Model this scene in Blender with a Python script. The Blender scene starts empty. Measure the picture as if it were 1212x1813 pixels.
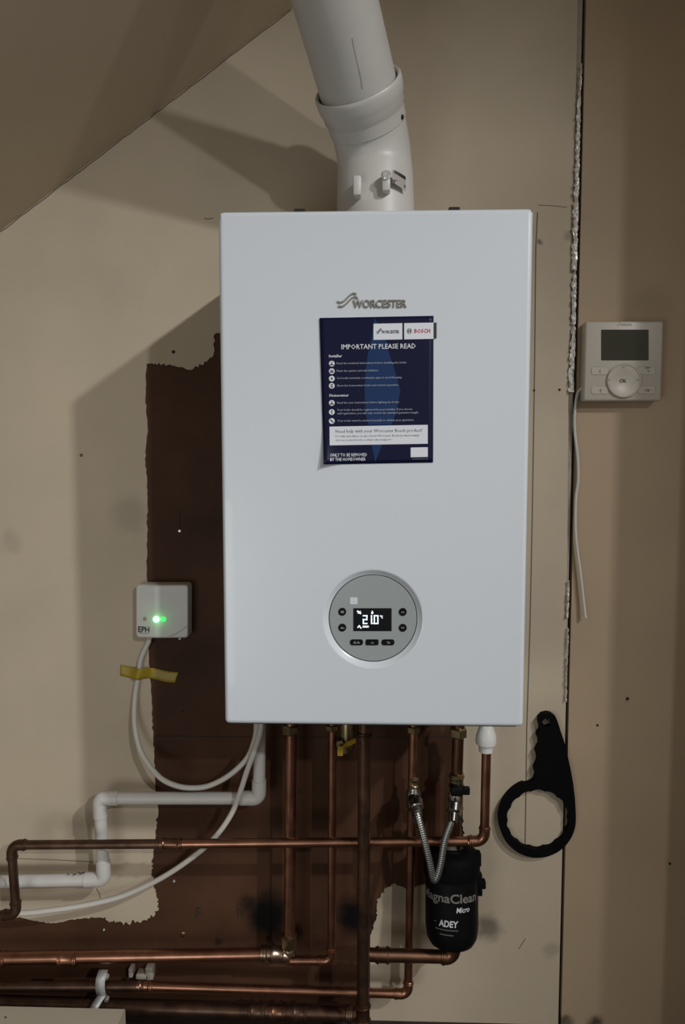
import bpy, bmesh, math, random
from mathutils import Vector, Matrix
from mathutils.geometry import tessellate_polygon
random.seed(7)
SC = bpy.context.scene
COL = SC.collection

# ------------------------------------------------------------------ camera, world, light, exposure
F_PX, CX, CY = 1309.0, 606.0, 906.5            # focal length and centre for a 1212 x 1813 frame
CAM = Vector((-0.010599, -1.265712, 0.028347))
PITCH, YAW, ROLL = -0.0796047, 0.0315411, 0.00047
R3 = (Matrix.Rotation(YAW, 3, 'Z') @ Matrix.Rotation(PITCH, 3, 'X') @ Matrix.Rotation(ROLL, 3, 'Y'))
cam_d = bpy.data.cameras.new('camera')
cam = bpy.data.objects.new('camera', cam_d)
COL.objects.link(cam)
cam_d.sensor_fit = 'VERTICAL'; cam_d.sensor_height = 36.0; cam_d.sensor_width = 36.0
cam_d.lens = F_PX / 1813.0 * 36.0
cam_d.clip_start = 0.01
rx, fy, uz = R3.col[0], R3.col[1], R3.col[2]
M = Matrix((rx, uz, -fy)).transposed().to_4x4()
M.translation = CAM
cam.matrix_world = M
SC.camera = cam

w = bpy.data.worlds.new('world'); SC.world = w; w.use_nodes = True
w.node_tree.nodes['Background'].inputs[0].default_value = (1.0, 0.90, 0.74, 1)
w.node_tree.nodes['Background'].inputs[1].default_value = 0.40

def aim(o, target):
    d = Vector(target) - o.location
    o.rotation_euler = d.to_track_quat('-Z', 'Y').to_euler()
for ly, watts in ((-2.48, 320.0), (-4.10, 260.0)):      # two ceiling spotlights in a row, out to the right
    ld = bpy.data.lights.new('ceiling_spotlight', 'SPOT')
    ld.spot_size = math.radians(39); ld.spot_blend = 1.0; ld.shadow_soft_size = 0.055
    ld.energy = watts; ld.color = (0.97, 0.98, 1.0)
    lo_ = bpy.data.objects.new('ceiling_spotlight', ld); COL.objects.link(lo_)
    lo_.location = (2.14, ly, 1.95); aim(lo_, (-0.95, 0.0, -0.80))
fd = bpy.data.lights.new('left_fill', 'AREA')     # soft cool fill lamp, added to brighten the left side
fd.shape = 'RECTANGLE'; fd.size = 0.7; fd.size_y = 0.7; fd.energy = 7.0; fd.color = (0.92, 0.97, 1.0)
fill = bpy.data.objects.new('left_fill', fd); COL.objects.link(fill)
fill.location = (-0.85, -2.0, -0.50); aim(fill, (-0.4, 0, -0.3))

SC.view_settings.view_transform = 'Standard'
SC.view_settings.look = 'None'
SC.view_settings.gamma = 1.0
SC.view_settings.use_curve_mapping = False
SC.view_settings.exposure = -0.24

# ------------------------------------------------------------------ helpers
FLOOR_Z = -0.996
def at(px, py, d):
    """World point seen at photo pixel (px,py), d metres in front of the back wall."""
    v = R3 @ Vector(((px - CX) / F_PX, 1.0, -(py - CY) / F_PX))
    t = (-d - CAM.y) / v.y
    return CAM + v * t
def ppm(d):                                     # photo pixels per metre at distance d from the wall
    return F_PX / (1.2657 - d)

def lin(c):
    c /= 255.0
    return c / 12.92 if c <= 0.04045 else ((c + 0.055) / 1.055) ** 2.4
def rgb(r, g, b): return (lin(r), lin(g), lin(b), 1.0)

MATS = {}
def mat(name, color, rough=0.5, metal=0.0, var=0.0, scale=8.0, bump=0.0, bscale=120.0, emit=None, estr=0.0, coat=0.0, var2=None, spec=0.5):
    m = bpy.data.materials.new(name); m.use_nodes = True
    nt = m.node_tree; b = nt.nodes['Principled BSDF']
    b.inputs['Roughness'].default_value = rough; b.inputs['Metallic'].default_value = metal
    b.inputs['Base Color'].default_value = color
    b.inputs['Specular IOR Level'].default_value = spec
    if coat: b.inputs['Coat Weight'].default_value = coat
    tc = nt.nodes.new('ShaderNodeTexCoord')
    if var > 0:
        n = nt.nodes.new('ShaderNodeTexNoise'); n.inputs['Scale'].default_value = scale; n.inputs['Detail'].default_value = 6
        nt.links.new(tc.outputs['Object'], n.inputs['Vector'])
        cr = nt.nodes.new('ShaderNodeValToRGB')
        c2 = var2 or tuple(min(1, c * (1 + var)) for c in color[:3]) + (1,)
        c1 = tuple(c * (1 - var) for c in color[:3]) + (1,)
        cr.color_ramp.elements[0].color = c1; cr.color_ramp.elements[1].color = c2
        cr.color_ramp.elements[0].position = 0.32; cr.color_ramp.elements[1].position = 0.68
        nt.links.new(n.outputs['Fac'], cr.inputs['Fac'])
        nt.links.new(cr.outputs['Color'], b.inputs['Base Color'])
    if bump > 0:
        n2 = nt.nodes.new('ShaderNodeTexNoise'); n2.inputs['Scale'].default_value = bscale; n2.inputs['Detail'].default_value = 4
        nt.links.new(tc.outputs['Object'], n2.inputs['Vector'])
        bp = nt.nodes.new('ShaderNodeBump'); bp.inputs['Strength'].default_value = bump; bp.inputs['Distance'].default_value = 0.002
        nt.links.new(n2.outputs['Fac'], bp.inputs['Height']); nt.links.new(bp.outputs['Normal'], b.inputs['Normal'])
    if emit:
        b.inputs['Emission Color'].default_value = emit; b.inputs['Emission Strength'].default_value = estr
    MATS[name] = m
    return m

def stain(m, spots, color):
    """Real soot / dirt marks: soft round patches at world positions (objects keep their origin at 0)."""
    nt = m.node_tree; b = nt.nodes['Principled BSDF']
    tc = nt.nodes.new('ShaderNodeTexCoord')
    nz = nt.nodes.new('ShaderNodeTexNoise'); nz.inputs['Scale'].default_value = 35; nz.inputs['Detail'].default_value = 5
    nt.links.new(tc.outputs['Object'], nz.inputs['Vector'])
    mix0 = nt.nodes.new('ShaderNodeVectorMath'); mix0.operation = 'MULTIPLY_ADD'
    nt.links.new(nz.outputs['Color'], mix0.inputs[0]); mix0.inputs[1].default_value = (0.03, 0.0, 0.03)
    nt.links.new(tc.outputs['Object'], mix0.inputs[2])
    lk = b.inputs['Base Color'].links
    src = lk[0].from_socket if lk else None
    for (p, r, k) in spots:
        dn = nt.nodes.new('ShaderNodeVectorMath'); dn.operation = 'DISTANCE'
        nt.links.new(mix0.outputs[0], dn.inputs[0]); dn.inputs[1].default_value = (p.x + 0.015, p.y, p.z + 0.015)
        mr = nt.nodes.new('ShaderNodeMapRange'); mr.interpolation_type = 'SMOOTHSTEP'
        mr.inputs['From Min'].default_value = r; mr.inputs['From Max'].default_value = r * 0.25
        mr.inputs['To Min'].default_value = 0; mr.inputs['To Max'].default_value = k
        nt.links.new(dn.outputs['Value'], mr.inputs['Value'])
        mx = nt.nodes.new('ShaderNodeMix'); mx.data_type = 'RGBA'
        nt.links.new(mr.outputs['Result'], mx.inputs[0])
        if src: nt.links.new(src, mx.inputs[6])
        else: mx.inputs[6].default_value = b.inputs['Base Color'].default_value
        mx.inputs[7].default_value = color
        src = mx.outputs[2]
    nt.links.new(src, b.inputs['Base Color'])

def obj(name, bm, m, parent=None, angle=40, smooth=True):
    me = bpy.data.meshes.new(name)
    bmesh.ops.recalc_face_normals(bm, faces=bm.faces[:])
    bm.to_mesh(me); bm.free()
    if smooth:
        me.polygons.foreach_set('use_smooth', [True] * len(me.polygons))
        me.set_sharp_from_angle(angle=math.radians(angle))
    me.materials.append(MATS[m] if isinstance(m, str) else m)
    o = bpy.data.objects.new(name, me); COL.objects.link(o)
    if parent is not None: child(o, parent)
    return o
def wpos(o):
    p = Vector((0, 0, 0))
    while o is not None:
        p += o.location; o = o.parent
    return p
def child(o, parent):                           # meshes are modelled in world space; roots are only translated
    o.parent = parent
    o.location = -wpos(parent)
def thing(name, label, cat, loc, group=None):
    o = bpy.data.objects.new(name, None); o.empty_display_size = 0.02; COL.objects.link(o)
    o.location = loc; tag(o, label, cat, group); return o
def tag(o, label, cat, group=None):
    o['label'] = label; o['category'] = cat
    if group: o['group'] = group
    return o
def struct(o):
    o['kind'] = 'structure'; return o

def frame_for(t):
    a = Vector((0, 0, 1)) if abs(t.z) < 0.9 else Vector((1, 0, 0))
    u = t.cross(a).normalized(); return u, t.cross(u).normalized()
def tube(bm, pts, rad, seg=16, cap=True, uv=False):
    """Sweep a circle along pts (world), rad scalar or list."""
    n = len(pts); pts = [Vector(p) for p in pts]
    rads = rad if isinstance(rad, (list, tuple)) else [rad] * n
    tang = []
    for i in range(n):
        a = pts[max(0, i - 1)]; b = pts[min(n - 1, i + 1)]
        tang.append((b - a).normalized())
    u, v = frame_for(tang[0]); rings = []; L = [0.0]
    for i in range(n):
        if i:
            q = tang[i - 1].rotation_difference(tang[i]); u = q @ u; v = q @ v
            L.append(L[-1] + (pts[i] - pts[i - 1]).length)
        rings.append([bm.verts.new(pts[i] + (u * math.cos(2 * math.pi * k / seg) + v * math.sin(2 * math.pi * k / seg)) * rads[i]) for k in range(seg)])
    uvl = bm.loops.layers.uv.verify() if uv else None
    for i in range(n - 1):
        for k in range(seg):
            k2 = (k + 1) % seg
            f = bm.faces.new((rings[i][k], rings[i][k2], rings[i + 1][k2], rings[i + 1][k]))
            if uv:
                for lp, (uu, vv) in zip(f.loops, ((k, i), (k + 1, i), (k + 1, i + 1), (k, i + 1))):
                    lp[uvl].uv = (uu / seg, L[vv])
    if cap:
        bm.faces.new(rings[0][::-1]); bm.faces.new(rings[-1])
    return bm
def lathe(bm, prof, origin, axis, seg=32, cap=True):
    """prof: list of (radius, height along axis)."""
    axis = Vector(axis).normalized(); u, v = frame_for(axis); o = Vector(origin); rings = []
    for r, h in prof:
        r = max(r, 1e-5)
        rings.append([bm.verts.new(o + axis * h + (u * math.cos(2 * math.pi * k / seg) + v * math.sin(2 * math.pi * k / seg)) * r) for k in range(seg)])
    for i in range(len(prof) - 1):
        for k in range(seg):
            k2 = (k + 1) % seg
            bm.faces.new((rings[i][k], rings[i][k2], rings[i + 1][k2], rings[i + 1][k]))
    if cap:
        bm.faces.new(rings[0][::-1]); bm.faces.new(rings[-1])
    return bm
def box(bm, lo, hi, bev=0.0, seg=2):
    r = bmesh.ops.create_cube(bm, size=1.0)
    vs = r['verts']
    c = [(lo[i] + hi[i]) / 2 for i in range(3)]; s = [hi[i] - lo[i] for i in range(3)]
    for v in vs: v.co = Vector((c[0] + v.co.x * s[0], c[1] + v.co.y * s[1], c[2] + v.co.z * s[2]))
    if bev > 0:
        es = list({e for v in vs for e in v.link_edges})
        bmesh.ops.bevel(bm, geom=es, offset=bev, segments=seg, affect='EDGES', profile=0.5)
    return bm
def prism(bm, loops, y0, y1):
    """loops: [outer, hole...] of (x,z); solid between planes y0 (back) and y1 (front)."""
    flat = [p for l in loops for p in l]
    tris = tessellate_polygon([[Vector((p[0], p[1], 0)) for p in l] for l in loops])
    F = [bm.verts.new((p[0], y1, p[1])) for p in flat]; B = [bm.verts.new((p[0], y0, p[1])) for p in flat]
    for t in tris:
        try: bm.faces.new([F[i] for i in t]); bm.faces.new([B[i] for i in reversed(t)])
        except ValueError: pass
    k = 0
    for l in loops:
        n = len(l)
        for i in range(n):
            a, b = k + i, k + (i + 1) % n
            try: bm.faces.new((F[a], F[b], B[b], B[a]))
            except ValueError: pass
        k += n
    return bm
def pxz(pts, d): return [(lambda p: (p.x, p.z))(at(x, y, d)) for x, y in pts]
def circ(cx, cy, r, n=24, a0=0.0): return [(cx + r * math.cos(a0 + 2 * math.pi * i / n), cy + r * math.sin(a0 + 2 * math.pi * i / n)) for i in range(n)]
def rrect(x0, y0, x1, y1, r, n=5):
    out = []
    for cx, cy, a in ((x1 - r, y0 + r, -90), (x1 - r, y1 - r, 0), (x0 + r, y1 - r, 90), (x0 + r, y0 + r, 180)):
        for i in range(n + 1):
            t = math.radians(a + 90 * i / n); out.append((cx + r * math.cos(t), cy + r * math.sin(t)))
    return out
def plate(name, pts, d0, d1, m, parent=None, holes=(), dd=None, **k):
    """A flat plate outlined in photo pixels, standing between d0 and d1 metres off the wall."""
    dd = d1 if dd is None else dd
    bm = bmesh.new(); prism(bm, [pxz(pts, dd)] + [pxz(h, dd) for h in holes], -d0, -d1)
    return obj(name, bm, m, parent, **k)
def fillet(pts, R, n=8):
    pts = [Vector(p) for p in pts]; out = [pts[0]]; arcs = []
    for i in range(1, len(pts) - 1):
        a = (pts[i - 1] - pts[i]); b = (pts[i + 1] - pts[i]); la, lb = a.length, b.length
        a.normalize(); b.normalize()
        ang = a.angle(b); t = min(R / math.tan(ang / 2), la * 0.49, lb * 0.49)
        rr = t * math.tan(ang / 2)
        c = pts[i] + (a + b).normalized() * (rr / math.sin(ang / 2))
        p0, p1 = pts[i] + a * t, pts[i] + b * t
        arc = []
        for k in range(n + 1):
            s = k / n
            v0, v1 = (p0 - c), (p1 - c)
            th = v0.angle(v1)
            q = (v0 * math.sin((1 - s) * th) + v1 * math.sin(s * th)) / math.sin(th)
            arc.append(c + q)
        out += arc; arcs.append((arc, -0 * a + (p0 - pts[i]).normalized(), (p1 - pts[i]).normalized()))
    out.append(pts[-1])
    return out, arcs
def smooth_path(pts, n=8):
    pts = [Vector(p) for p in pts]; P = [2 * pts[0] - pts[1]] + pts + [2 * pts[-1] - pts[-2]]; out = []
    for i in range(1, len(P) - 2):
        p0, p1, p2, p3 = P[i - 1], P[i], P[i + 1], P[i + 2]
        for k in range(n):
            t = k / n
            out.append(0.5 * ((2 * p1) + (-p0 + p2) * t + (2 * p0 - 5 * p1 + 4 * p2 - p3) * t * t + (-p0 + 3 * p1 - 3 * p2 + p3) * t ** 3))
    out.append(pts[-1]); return out

def elbow_part(arc, da, db, r, m, parent, sock=0.012, k=1.16):
    """capillary elbow: bend with two sockets and a solder bead at each mouth"""
    bm = bmesh.new()
    a, b = arc[0] + da * sock, arc[-1] + db * sock
    path = [a, a - da * 0.001] + list(arc) + [b - db * 0.001, b]
    tube(bm, path, [r * 1.02, r * k] + [r * k] * len(arc) + [r * k, r * 1.02], 18)
    for p, dr in ((a, da), (b, db)):
        lathe(bm, [(r * k, -0.0062), (r * (k + .13), -0.0054), (r * (k + .13), -0.0040), (r * k, -0.0032)], p, dr, 18)
    return obj('elbow', bm, m, parent)
def coupling(parent, p, axis, r, m, L=0.032, name='coupling'):
    bm = bmesh.new(); k = 1.16; h = L / 2
    lathe(bm, [(r * 1.02, -h), (r * k, -h + .001), (r * k, -h + .003), (r * (k + .14), -h + .004), (r * (k + .14), -h + .0055), (r * k, -h + .0065), (r * 1.1, -h + .009),
               (r * 1.1, h - .009), (r * k, h - .0065), (r * (k + .14), h - .0055), (r * (k + .14), h - .004), (r * k, h - .003), (r * k, h - .001), (r * 1.02, h)], p, axis, 20)
    return obj(name, bm, m, parent)
def nut(parent, p, axis, r, h, m, name='nut', seg=6):
    bm = bmesh.new()
    lathe(bm, [(r * .86, -h / 2), (r, -h / 2 + h * .12), (r, h / 2 - h * .12), (r * .86, h / 2)], p, axis, seg)
    return obj(name, bm, m, parent, angle=20)
def collar(parent, p, axis, prof, m, name, seg=24):
    bm = bmesh.new(); lathe(bm, prof, p, axis, seg); return obj(name, bm, m, parent)
def pipe_run(name, label, px_pts, r, m, R=0.014, elbows=True, em=None, group=None, cat='pipe', sock=0.012):
    pts = [at(*p) for p in px_pts]
    root = thing(name, label, cat, min(pts, key=lambda p: p.z), group or 'copper pipes around the boiler')
    path, arcs = fillet(pts, R)
    bm = bmesh.new(); tube(bm, path, r, 20)
    obj('pipe', bm, m, root)
    if elbows:
        for arc, a, b in arcs: elbow_part(arc, a, b, r, em or m, root, sock)
    return root, pts

def text_geo(body, bold=0.0, shear=0.0, res=2):
    cu = bpy.data.curves.new('lettering', 'FONT'); cu.body = body; cu.resolution_u = res; cu.offset = bold * 0.7; cu.shear = shear
    cu.fill_mode = 'FRONT' if hasattr(cu, 'fill_mode') else cu.fill_mode
    o = bpy.data.objects.new('lettering', cu); COL.objects.link(o)
    bpy.context.view_layer.update()
    dg = bpy.context.evaluated_depsgraph_get()
    me = bpy.data.meshes.new_from_object(o.evaluated_get(dg))
    vs = [(v.co.x, v.co.y) for v in me.vertices]; fs = [tuple(p.vertices) for p in me.polygons]
    bpy.data.objects.remove(o); bpy.data.curves.remove(cu); bpy.data.meshes.remove(me)
    x0 = min(v[0] for v in vs); x1 = max(v[0] for v in vs); y0 = min(v[1] for v in vs); y1 = max(v[1] for v in vs)
    return [((x - x0) / (x1 - x0), (y - y0) / (y1 - y0)) for x, y in vs], fs
def text_bm(bm, body, fn, bold=0.0, shear=0.0, res=4):
    """fn maps (u,v) in the unit box (v up) to a world point"""
    vs, fs = text_geo(body, bold, shear, res)
    V = [bm.verts.new(fn(u, v)) for u, v in vs]
    for f in fs:
        try: bm.faces.new([V[i] for i in f])
        except ValueError: pass
def text_px(name, body, x0, y0, x1, y1, d, m, parent, bold=0.0, shear=0.0, slope=0.0):
    bm = bmesh.new()
    text_bm(bm, body, lambda u, v: at(x0 + u * (x1 - x0), y1 + v * (y0 - y1) + slope * u * (x1 - x0), d), bold, shear)
    return obj(name, bm, m, parent, smooth=False)

# ------------------------------------------------------------------ materials
cream = mat('cream_plaster', (0.45, 0.375, 0.275, 1), 0.75, var=0.07, scale=5, bump=0.12, bscale=60)
brown = mat('brown_painted_board', (0.066, 0.030, 0.016, 1), 0.6, spec=.15, var=0.28, scale=7, bump=0.15, bscale=90)
mat('ceiling_plaster', (0.50, 0.405, 0.29, 1), 0.8, var=0.05, scale=3, bump=0.1, bscale=40)
panel = mat('right_panel', (0.37, 0.275, 0.178, 1), 0.7, var=0.06, scale=4, bump=0.08, bscale=50)
mat('floor_boards', (0.03, 0.018, 0.012, 1), 0.7, var=0.3, scale=10)
mat('cavity', (0.012, 0.009, 0.007, 1), 0.9)
mat('board_edge', (0.30, 0.26, 0.21, 1), 0.8, var=0.15, scale=60)
mat('foil', (0.88, 0.86, 0.82, 1), 0.36, 0.55, bump=0.6, bscale=300)
mat('white_enamel', (0.59, 0.63, 0.665, 1), 0.28, coat=0.2)
mat('white_flue', (0.52, 0.505, 0.475, 1), 0.4, var=0.03, scale=20)
mat('white_plastic', (0.62, 0.61, 0.58, 1), 0.38, var=0.04, scale=25)
mat('pipe_plastic', (0.53, 0.51, 0.48, 1), 0.42, var=0.05, scale=18)
mat('cable_sheath', (0.53, 0.51, 0.46, 1), 0.45)
mat('logo_grey', (0.24, 0.225, 0.195, 1), 0.4, 0.2)
mat('fascia_grey', (0.285, 0.31, 0.31, 1), 0.35)
mat('groove', (0.05, 0.055, 0.06, 1), 0.5)
mat('black_gloss', (0.006, 0.007, 0.009, 1), 0.2)
mat('black_plastic', (0.003, 0.003, 0.0035, 1), 0.5, spec=.14)
mat('black_rubber', (0.0025, 0.0025, 0.003, 1), 0.7, spec=.08)
mat('display_lit', (0.8, 0.9, 1, 1), 0.5, emit=(0.80, 0.92, 1.0, 1), estr=0.9)
mat('mark_grey', (0.35, 0.36, 0.37, 1), 0.5)
mat('navy_print', rgb(17, 21, 50), 0.35, spec=.2)
mat('blue_print', rgb(25, 50, 90), 0.35, spec=.25)
mat('white_print', (0.66, 0.68, 0.72, 1), 0.4)
mat('pale_print', (0.34, 0.37, 0.44, 1), 0.4)
mat('black_print', (0.02, 0.02, 0.025, 1), 0.4)
mat('dark_grey_print', (0.12, 0.13, 0.14, 1), 0.4)
mat('red_print', (0.45, 0.03, 0.05, 1), 0.4)
cu_b = mat('copper', (0.36, 0.178, 0.115, 1), 0.33, 1.0, var=0.25, scale=30)
mat('copper_dull', (0.20, 0.105, 0.066, 1), 0.36, 1.0, var=0.3, scale=25)
mat('copper_oxidised', (0.105, 0.060, 0.040, 1), 0.42, 0.9, var=0.4, scale=30)
mat('brass', (0.30, 0.24, 0.13, 1), 0.35, 1.0, var=0.2, scale=60)
mat('solder', (0.36, 0.26, 0.19, 1), 0.28, 1.0, var=0.3, scale=90)
mat('chrome', (0.33, 0.32, 0.30, 1), 0.25, 1.0)
mat('steel', (0.75, 0.75, 0.73, 1), 0.38, 0.8)
mat('galvanised', (0.45, 0.45, 0.43, 1), 0.55, 0.3, var=0.2, scale=80)
mat('yellow_tape', (0.33, 0.235, 0.016, 1), 0.4, var=0.1, scale=40)
mat('yellow_lever', (0.42, 0.27, 0.02, 1), 0.4)
mat('green_led', (0.1, 1, 0.2, 1), 0.4, emit=(0.03, 1.0, 0.10, 1), estr=2.0)
mat('green_led_core', (0.6, 1, 0.7, 1), 0.4, emit=(0.25, 1.0, 0.35, 1), estr=3.0)
mat('lcd_glass', (0.028, 0.028, 0.018, 1), 0.12)
mat('stat_plastic', (0.43, 0.385, 0.32, 1), 0.38)
mat('stat_line', (0.33, 0.295, 0.24, 1), 0.5)
mat('pencil', (0.12, 0.095, 0.07, 1), 0.8)
mat('hole_dark', (0.02, 0.014, 0.01, 1), 0.9)
mat('filter_grey', (0.34, 0.32, 0.285, 1), 0.6)
mat('box_cream', (0.42, 0.37, 0.285, 1), 0.6, var=0.04, scale=9)
stain(brown, [(at(476, 1622, 0), 0.066, 1.0), (at(630, 1622, 0), 0.055, 1.0), (at(520, 1650, 0), 0.02, .8), (at(385, 1668, 0), 0.012, .6), (at(437, 1598, 0), 0.022, .6)], (0.004, 0.003, 0.003, 1))
stain(cream, [(at(862, 1640, 0), 0.035, .7), (at(230, 910, 0), 0.045, .22), (at(700, 1580, 0), 0.05, .25), (at(140, 1470, 0), .04, .3), (at(975, 1680, 0), .02, .25), (at(20, 960, 0), .03, .15),
              (at(958, 428, 0), .008, .8), (at(937, 412, 0), .012, .4), (at(1003, 417, 0), .012, .35)], (0.05, 0.035, 0.025, 1))
stain(panel, [(at(1108, 1240, 0), 0.006, .6), (at(1050, 1806, 0), 0.02, .9), (at(1000, 1806, 0), 0.02, .8), (at(1150, 540, 0), .05, .15)], (0.04, 0.028, 0.02, 1))
# braided steel hose: crossing diagonal strands from the hose's own UV
bh = bpy.data.materials.new('braided_steel'); bh.use_nodes = True; MATS['braided_steel'] = bh
nt = bh.node_tree; b = nt.nodes['Principled BSDF']; b.inputs['Metallic'].default_value = 0.9; b.inputs['Roughness'].default_value = 0.3
uvn = nt.nodes.new('ShaderNodeUVMap'); sx = nt.nodes.new('ShaderNodeSeparateXYZ'); nt.links.new(uvn.outputs[0], sx.inputs[0])
def mnode(op, a, bb=None):
    n = nt.nodes.new('ShaderNodeMath'); n.operation = op
    for i, v in enumerate((a, bb)):
        if v is None: continue
        if isinstance(v, (int, float)): n.inputs[i].default_value = v
        else: nt.links.new(v, n.inputs[i])
    return n.outputs[0]
ua = mnode('MULTIPLY', sx.outputs[0], 2 * math.pi * 6); vb = mnode('MULTIPLY', sx.outputs[1], 2 * math.pi * 150)
s1 = mnode('SINE', mnode('ADD', ua, vb)); s2 = mnode('SINE', mnode('SUBTRACT', ua, vb))
hh = mnode('ADD', mnode('MULTIPLY', mnode('MULTIPLY', s1, s2), 0.5), 0.5)
cr = nt.nodes.new('ShaderNodeValToRGB'); cr.color_ramp.elements[0].color = (0.10, 0.10, 0.095, 1); cr.color_ramp.elements[1].color = (0.45, 0.45, 0.43, 1)
nt.links.new(hh, cr.inputs[0]); nt.links.new(cr.outputs[0], b.inputs['Base Color'])
bp = nt.nodes.new('ShaderNodeBump'); bp.inputs['Strength'].default_value = 0.7; bp.inputs['Distance'].default_value = 0.0006
nt.links.new(hh, bp.inputs['Height']); nt.links.new(bp.outputs[0], b.inputs['Normal'])

# ------------------------------------------------------------------ setting: walls, ceiling, floor
XG = at(1014, 800, 0).x                                           # gap between the two boards
ZT, XL = 2.2, -2.6
def ragged(pts, amp, step=3.0):
    out = []
    for (x0, y0), (x1, y1) in zip(pts, pts[1:]):
        L = math.hypot(x1 - x0, y1 - y0); n = max(1, int(L / step))
        nx, ny = -(y1 - y0) / L, (x1 - x0) / L
        for i in range(n):
            t = i / n; k = random.gauss(0, amp) if i else random.gauss(0, amp * .4)
            out.append((x0 + (x1 - x0) * t + nx * k, y0 + (y1 - y0) * t + ny * k))
    out.append(pts[-1]); return out

bm = bmesh.new(); box(bm, (XL, 0.0, FLOOR_Z), (XG - 0.0022, 0.018, ZT)); wall_back = struct(obj('wall_back', bm, 'brown_painted_board', smooth=False))
bm = bmesh.new(); box(bm, (XG + 0.0024, -0.004, FLOOR_Z), (3.2, 0.018, ZT)); wall_right = struct(obj('wall_right', bm, 'right_panel', smooth=False))
bm = bmesh.new(); box(bm, (XG - 0.05, 0.0185, FLOOR_Z), (XG + 0.05, 0.03, ZT)); struct(obj('gap_backing_1', bm, 'cavity', smooth=False))  # near-black backing added behind the board gap so it reads dark
bm = bmesh.new(); box(bm, (0.66, -0.36, FLOOR_Z), (0.80, -0.004, ZT)); struct(obj('wall_side', bm, 'right_panel', smooth=False))

low = ragged([(-30, 1612), (40, 1624), (70, 1630), (100, 1633), (125, 1627), (150, 1624), (180, 1623)], 0.8, 4) + ragged([(182, 1623), (200, 1630), (222, 1634), (245, 1631), (262, 1624), (275, 1617), (281, 1610)], 2.2, 2.4)
side = ragged([(281, 1608), (278, 1590), (272, 1566), (269, 1545), (270, 1520), (275, 1480), (278, 1455), (281, 1436)], 1.3, 3) + ragged([(281, 1434), (276, 1400), (273, 1330), (269, 1240), (264, 1170), (260, 1000), (262, 900), (258, 800), (262, 762), (258, 700), (260, 645)], 0.7, 6)
top = ragged([(261, 645), (300, 647), (325, 650), (335, 656), (345, 650), (360, 645), (368, 637), (379, 628), (380, 592)], 1.5, 3) + [(384, 590), (560, 590), (800, 590), (812, 900), (816, 1290)]
rgt = ragged([(816, 1292), (819, 1480), (800, 1560), (745, 1566), (718, 1572), (700, 1563), (684, 1570), (674, 1582), (666, 1592), (668, 1612), (660, 1640), (655, 1655)], 1.5, 3) + [(654, 1813)]
inner = [(at(x, y, 0).x, at(x, y, 0).z) for x, y in low + side + top + rgt]
inner = [(XL, inner[0][1])] + inner + [(inner[-1][0], FLOOR_Z)]
xp = XG - 0.0105                                                   # plaster stops short of the foil edge
xq = XG - 0.0027
poly = inner + [(xq, FLOOR_Z), (xq, at(1000, 1255, 0).z), (XG - .006, at(1000, 1020, 0).z), (xp, at(1000, 720, 0).z), (xp, ZT), (XL, ZT)]
bm = bmesh.new(); prism(bm, [poly], 0.0, -0.003)
skim = obj('plaster_skim', bm, 'cream_plaster', wall_back, smooth=False); skim['label'] = 'cream plaster skim with a ragged torn edge'

# board edge strip and crumpled foil along the gap
bm = bmesh.new(); box(bm, (xp, -0.0012, FLOOR_Z), (XG - 0.0024, 0.0, ZT)); obj('board_edge', bm, 'board_edge', wall_back, smooth=False)
def foil_strip(y0, y1, w0, w1, lean=0.0):
    bm = bmesh.new(); rows = []; n = int((y1 - y0) / 4.5)
    for i in range(n + 1):
        t = i / n; z = at(1014, y0 + (y1 - y0) * t, 0).z
        ww = (w0 + (w1 - w0) * min(1, t * 2.2)) * (0.75 + 0.45 * random.random()) / 1036
        row = []
        for k in range(5):
            s = k / 4
            row.append(bm.verts.new((XG - 0.0026 - ww * (1 - s) + random.uniform(-.0006, .0006) * (k < 4), -0.0035 - random.random() * 0.0055 - .003 * math.sin(math.pi * s), z)))
        rows.append(row)
    for a, b2 in zip(rows, rows[1:]):
        for k in range(4): bm.faces.new((a[k], a[k + 1], b2[k + 1], b2[k]))
    o = obj('foil_strip', bm, 'foil', wall_back, smooth=False); return o
foil_strip(118, 300, 2, 7); foil_strip(300, 480, 7, 9); foil_strip(488, 575, 7, 8); foil_strip(580, 695, 6, 9); foil_strip(1026, 1092, 3, 4); foil_strip(1110, 1240, 1.5, 2)

# pencil line beside the boiler, joint lines, holes, screws
def flat_line(name, pts, wpx, d, m, parent):
    bm = bmesh.new()
    for (x0, y0), (x1, y1) in zip(pts, pts[1:]):
        L = math.hypot(x1 - x0, y1 - y0); nx, ny = -(y1 - y0) / L * wpx / 2, (x1 - x0) / L * wpx / 2
        q = [at(x0 + nx, y0 + ny, d), at(x1 + nx, y1 + ny, d), at(x1 - nx, y1 - ny, d), at(x0 - nx, y0 - ny, d)]
        bm.faces.new([bm.verts.new(v) for v in q])
    return obj(name, bm, m, parent, smooth=False)
flat_line('pencil_line', [(951, 376), (949, 420), (948, 440), (946, 640), (942, 900), (938, 1100), (932, 1290), (929, 1505)], 2.0, 0.0032, 'pencil', wall_back)
flat_line('pencil_line', [(952, 363), (975, 364), (1003, 367)], 1.2, 0.0032, 'pencil', wall_back)
flat_line('pencil_line', [(918, 1680), (930, 1661)], 1.3, 0.0032, 'pencil', wall_back)
flat_line('board_joint', [(272, 1303), (440, 1305), (640, 1305), (814, 1305)], 1.4, 0.0003, 'hole_dark', wall_back)
flat_line('board_joint', [(318, 905), (319, 936)], 1.0, 0.0003, 'hole_dark', wall_back)
flat_line('hairline_crack', [(28, 1520), (90, 1522), (165, 1526)], 1.2, 0.0032, 'pencil', wall_back)
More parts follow.
